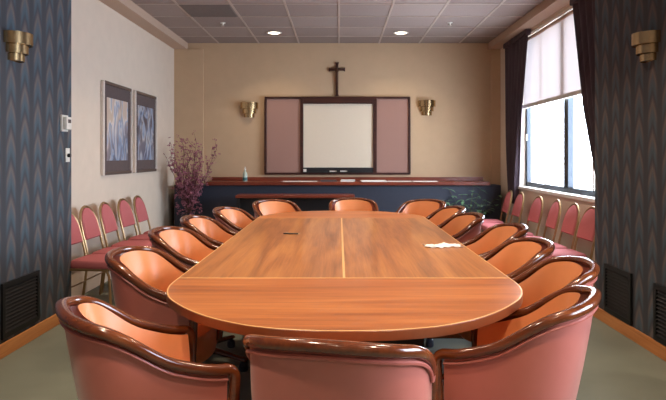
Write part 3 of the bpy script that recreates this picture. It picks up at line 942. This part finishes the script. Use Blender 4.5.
for k in range(26):
    a = rnd.uniform(0, 2 * pi); lean = rnd.uniform(.03, .42) ** 1.0
    Ln = rnd.uniform(.55, 1.28) * (1 - .35 * lean)
    p = Vector((rnd.uniform(-.03, .03), rnd.uniform(-.03, .03), .5)); d = Vector((cos(a) * lean * .7, sin(a) * lean * .7, 1)).normalized()
    pts = [p.copy()]
    ns = 14
    for j in range(ns):
        d = (d + Vector((cos(a) * lean * .07, sin(a) * lean * .07, -.01 * lean)) + Vector((rnd.gauss(0, .06), rnd.gauss(0, .06), 0))).normalized()
        p = p + d * Ln / ns
        p.x = max(p.x, -.30); p.y = max(min(p.y, .15), -.30)
        pts.append(p.copy())
        if j > 1:
            for _ in range(rnd.choice((1, 1, 2, 2))):
                blossom(p + Vector((rnd.gauss(0, .018), rnd.gauss(0, .018), rnd.gauss(0, .02))), rnd.uniform(.013, .026))
        if j > 2 and rnd.random() < .6:
            b2 = (d + Vector((rnd.gauss(0, .55), rnd.gauss(0, .55), .1))).normalized()
            q = [p.copy(), p + b2 * .07, p + b2 * .15 + Vector((0, 0, .02))]
            if q[2].x > -.31 and q[2].y < .17:
                tw.tube(q, [.0025, .002, .001], n=4)
                for c in q[1:]:
                    for _ in range(3): blossom(c + Vector((rnd.gauss(0, .014), rnd.gauss(0, .014), rnd.gauss(0, .014))), rnd.uniform(.014, .03))
    tw.tube(pts, [.0045 - .003 * j / ns for j in range(ns + 1)], n=5)
# dense lower spray
for k in range(200):
    a = rnd.uniform(0, 2 * pi); r = .19 * sqrt(rnd.random()); z = rnd.uniform(.52, 1.05)
    blossom(Vector((r * cos(a), r * sin(a), z)), rnd.uniform(.015, .032))
tw.build('branches', M['twig'], db, fix=False)
bo_ = bl.build('blossoms', M['blossom'], db, fix=False, smooth=False); bo_['kind'] = 'stuff'

gp = thing('potted_plant', 'dark green leafy plant standing before the navy counter', 'plant', (1.85, 8.66, 0))
MB().lathe([(0, 0), (.085, 0), (.11, .26), (.12, .26), (.12, .30), (.10, .30), (.098, .27), (0, .27)], 24).build('pot', M['pot'], gp)
stm = MB(); lf = MB()
for k in range(15):
    a = k * 2.399; lean = rnd.uniform(.1, .5); Ln = rnd.uniform(.46, .76) * (1 - .25 * lean)
    d = Vector((cos(a) * lean * .8, sin(a) * lean * .35 - .05, 1)).normalized(); p = Vector((0, 0, .26)) + Vector((cos(a) * .04, sin(a) * .04, 0))
    pts = [p.copy()]
    for j in range(6):
        d = (d + Vector((cos(a) * .08, sin(a) * .02, -.06))).normalized(); p = p + d * Ln / 6; pts.append(p.copy())
        if j >= 2:
            for _ in range(2):
                la = a + rnd.uniform(-1.6, 1.6); ld_ = Vector((cos(la), sin(la), rnd.uniform(-.2, .6))).normalized()
                sl = rnd.uniform(.08, .13); q = ld_.cross(Vector((0, 0, 1))).normalized(); upn = q.cross(ld_)
                prof_ = [(0, .004), (.25, .32), (.5, .40), (.75, .28), (1, .01)]
                vs = []
                for t_, w_ in prof_:
                    c = p + ld_ * sl * t_ - Vector((0, 0, sl * .35 * t_ * t_))
                    vs += [c - q * w_ * sl * .5 + upn * .006, c, c + q * w_ * sl * .5 + upn * .006]
                fs = []
                for r_ in range(4):
                    for c_ in range(2): fs.append((r_ * 3 + c_, r_ * 3 + c_ + 1, r_ * 3 + c_ + 4, r_ * 3 + c_ + 3))
                vs = [Vector((v_.x, min(max(v_.y, -.15), .06), v_.z)) for v_ in vs]
                lf.add(vs, fs)
    stm.tube(pts, [.005 - .003 * j / 6 for j in range(7)], n=5)
stm.build('stems', M['stem'], gp, fix=False)
lf.build('leaves', M['leaf'], gp, fix=False)['kind'] = 'stuff'

# ---------------------------------------------------------------- daylight
w_ = bpy.data.worlds.new('sky'); scene.world = w_; w_.use_nodes = True
bg = w_.node_tree.nodes['Background']
bg.inputs['Color'].default_value = (.80, .88, 1.0, 1); bg.inputs['Strength'].default_value = 24.0
def portal(x, y0, y1, z0, z1):
    pd = bpy.data.lights.new('window_portal', 'AREA'); pd.shape = 'RECTANGLE'; pd.size = z1 - z0; pd.size_y = y1 - y0
    pd.cycles.is_portal = True
    po = bpy.data.objects.new('window_portal', pd); COL.objects.link(po)
    po.location = (x, (y0 + y1) / 2, (z0 + z1) / 2); po.rotation_euler = (0, radians(90), 0)
portal(XR + T + .02, WY0, WY1, WZ0, WZ1)
portal(XR + T + .02, V0, V1, U0, U1)
scene.cycles.use_denoising = True
scene.cycles.max_bounces = 10
scene.cycles.diffuse_bounces = 6
scene.cycles.sample_clamp_indirect = 6
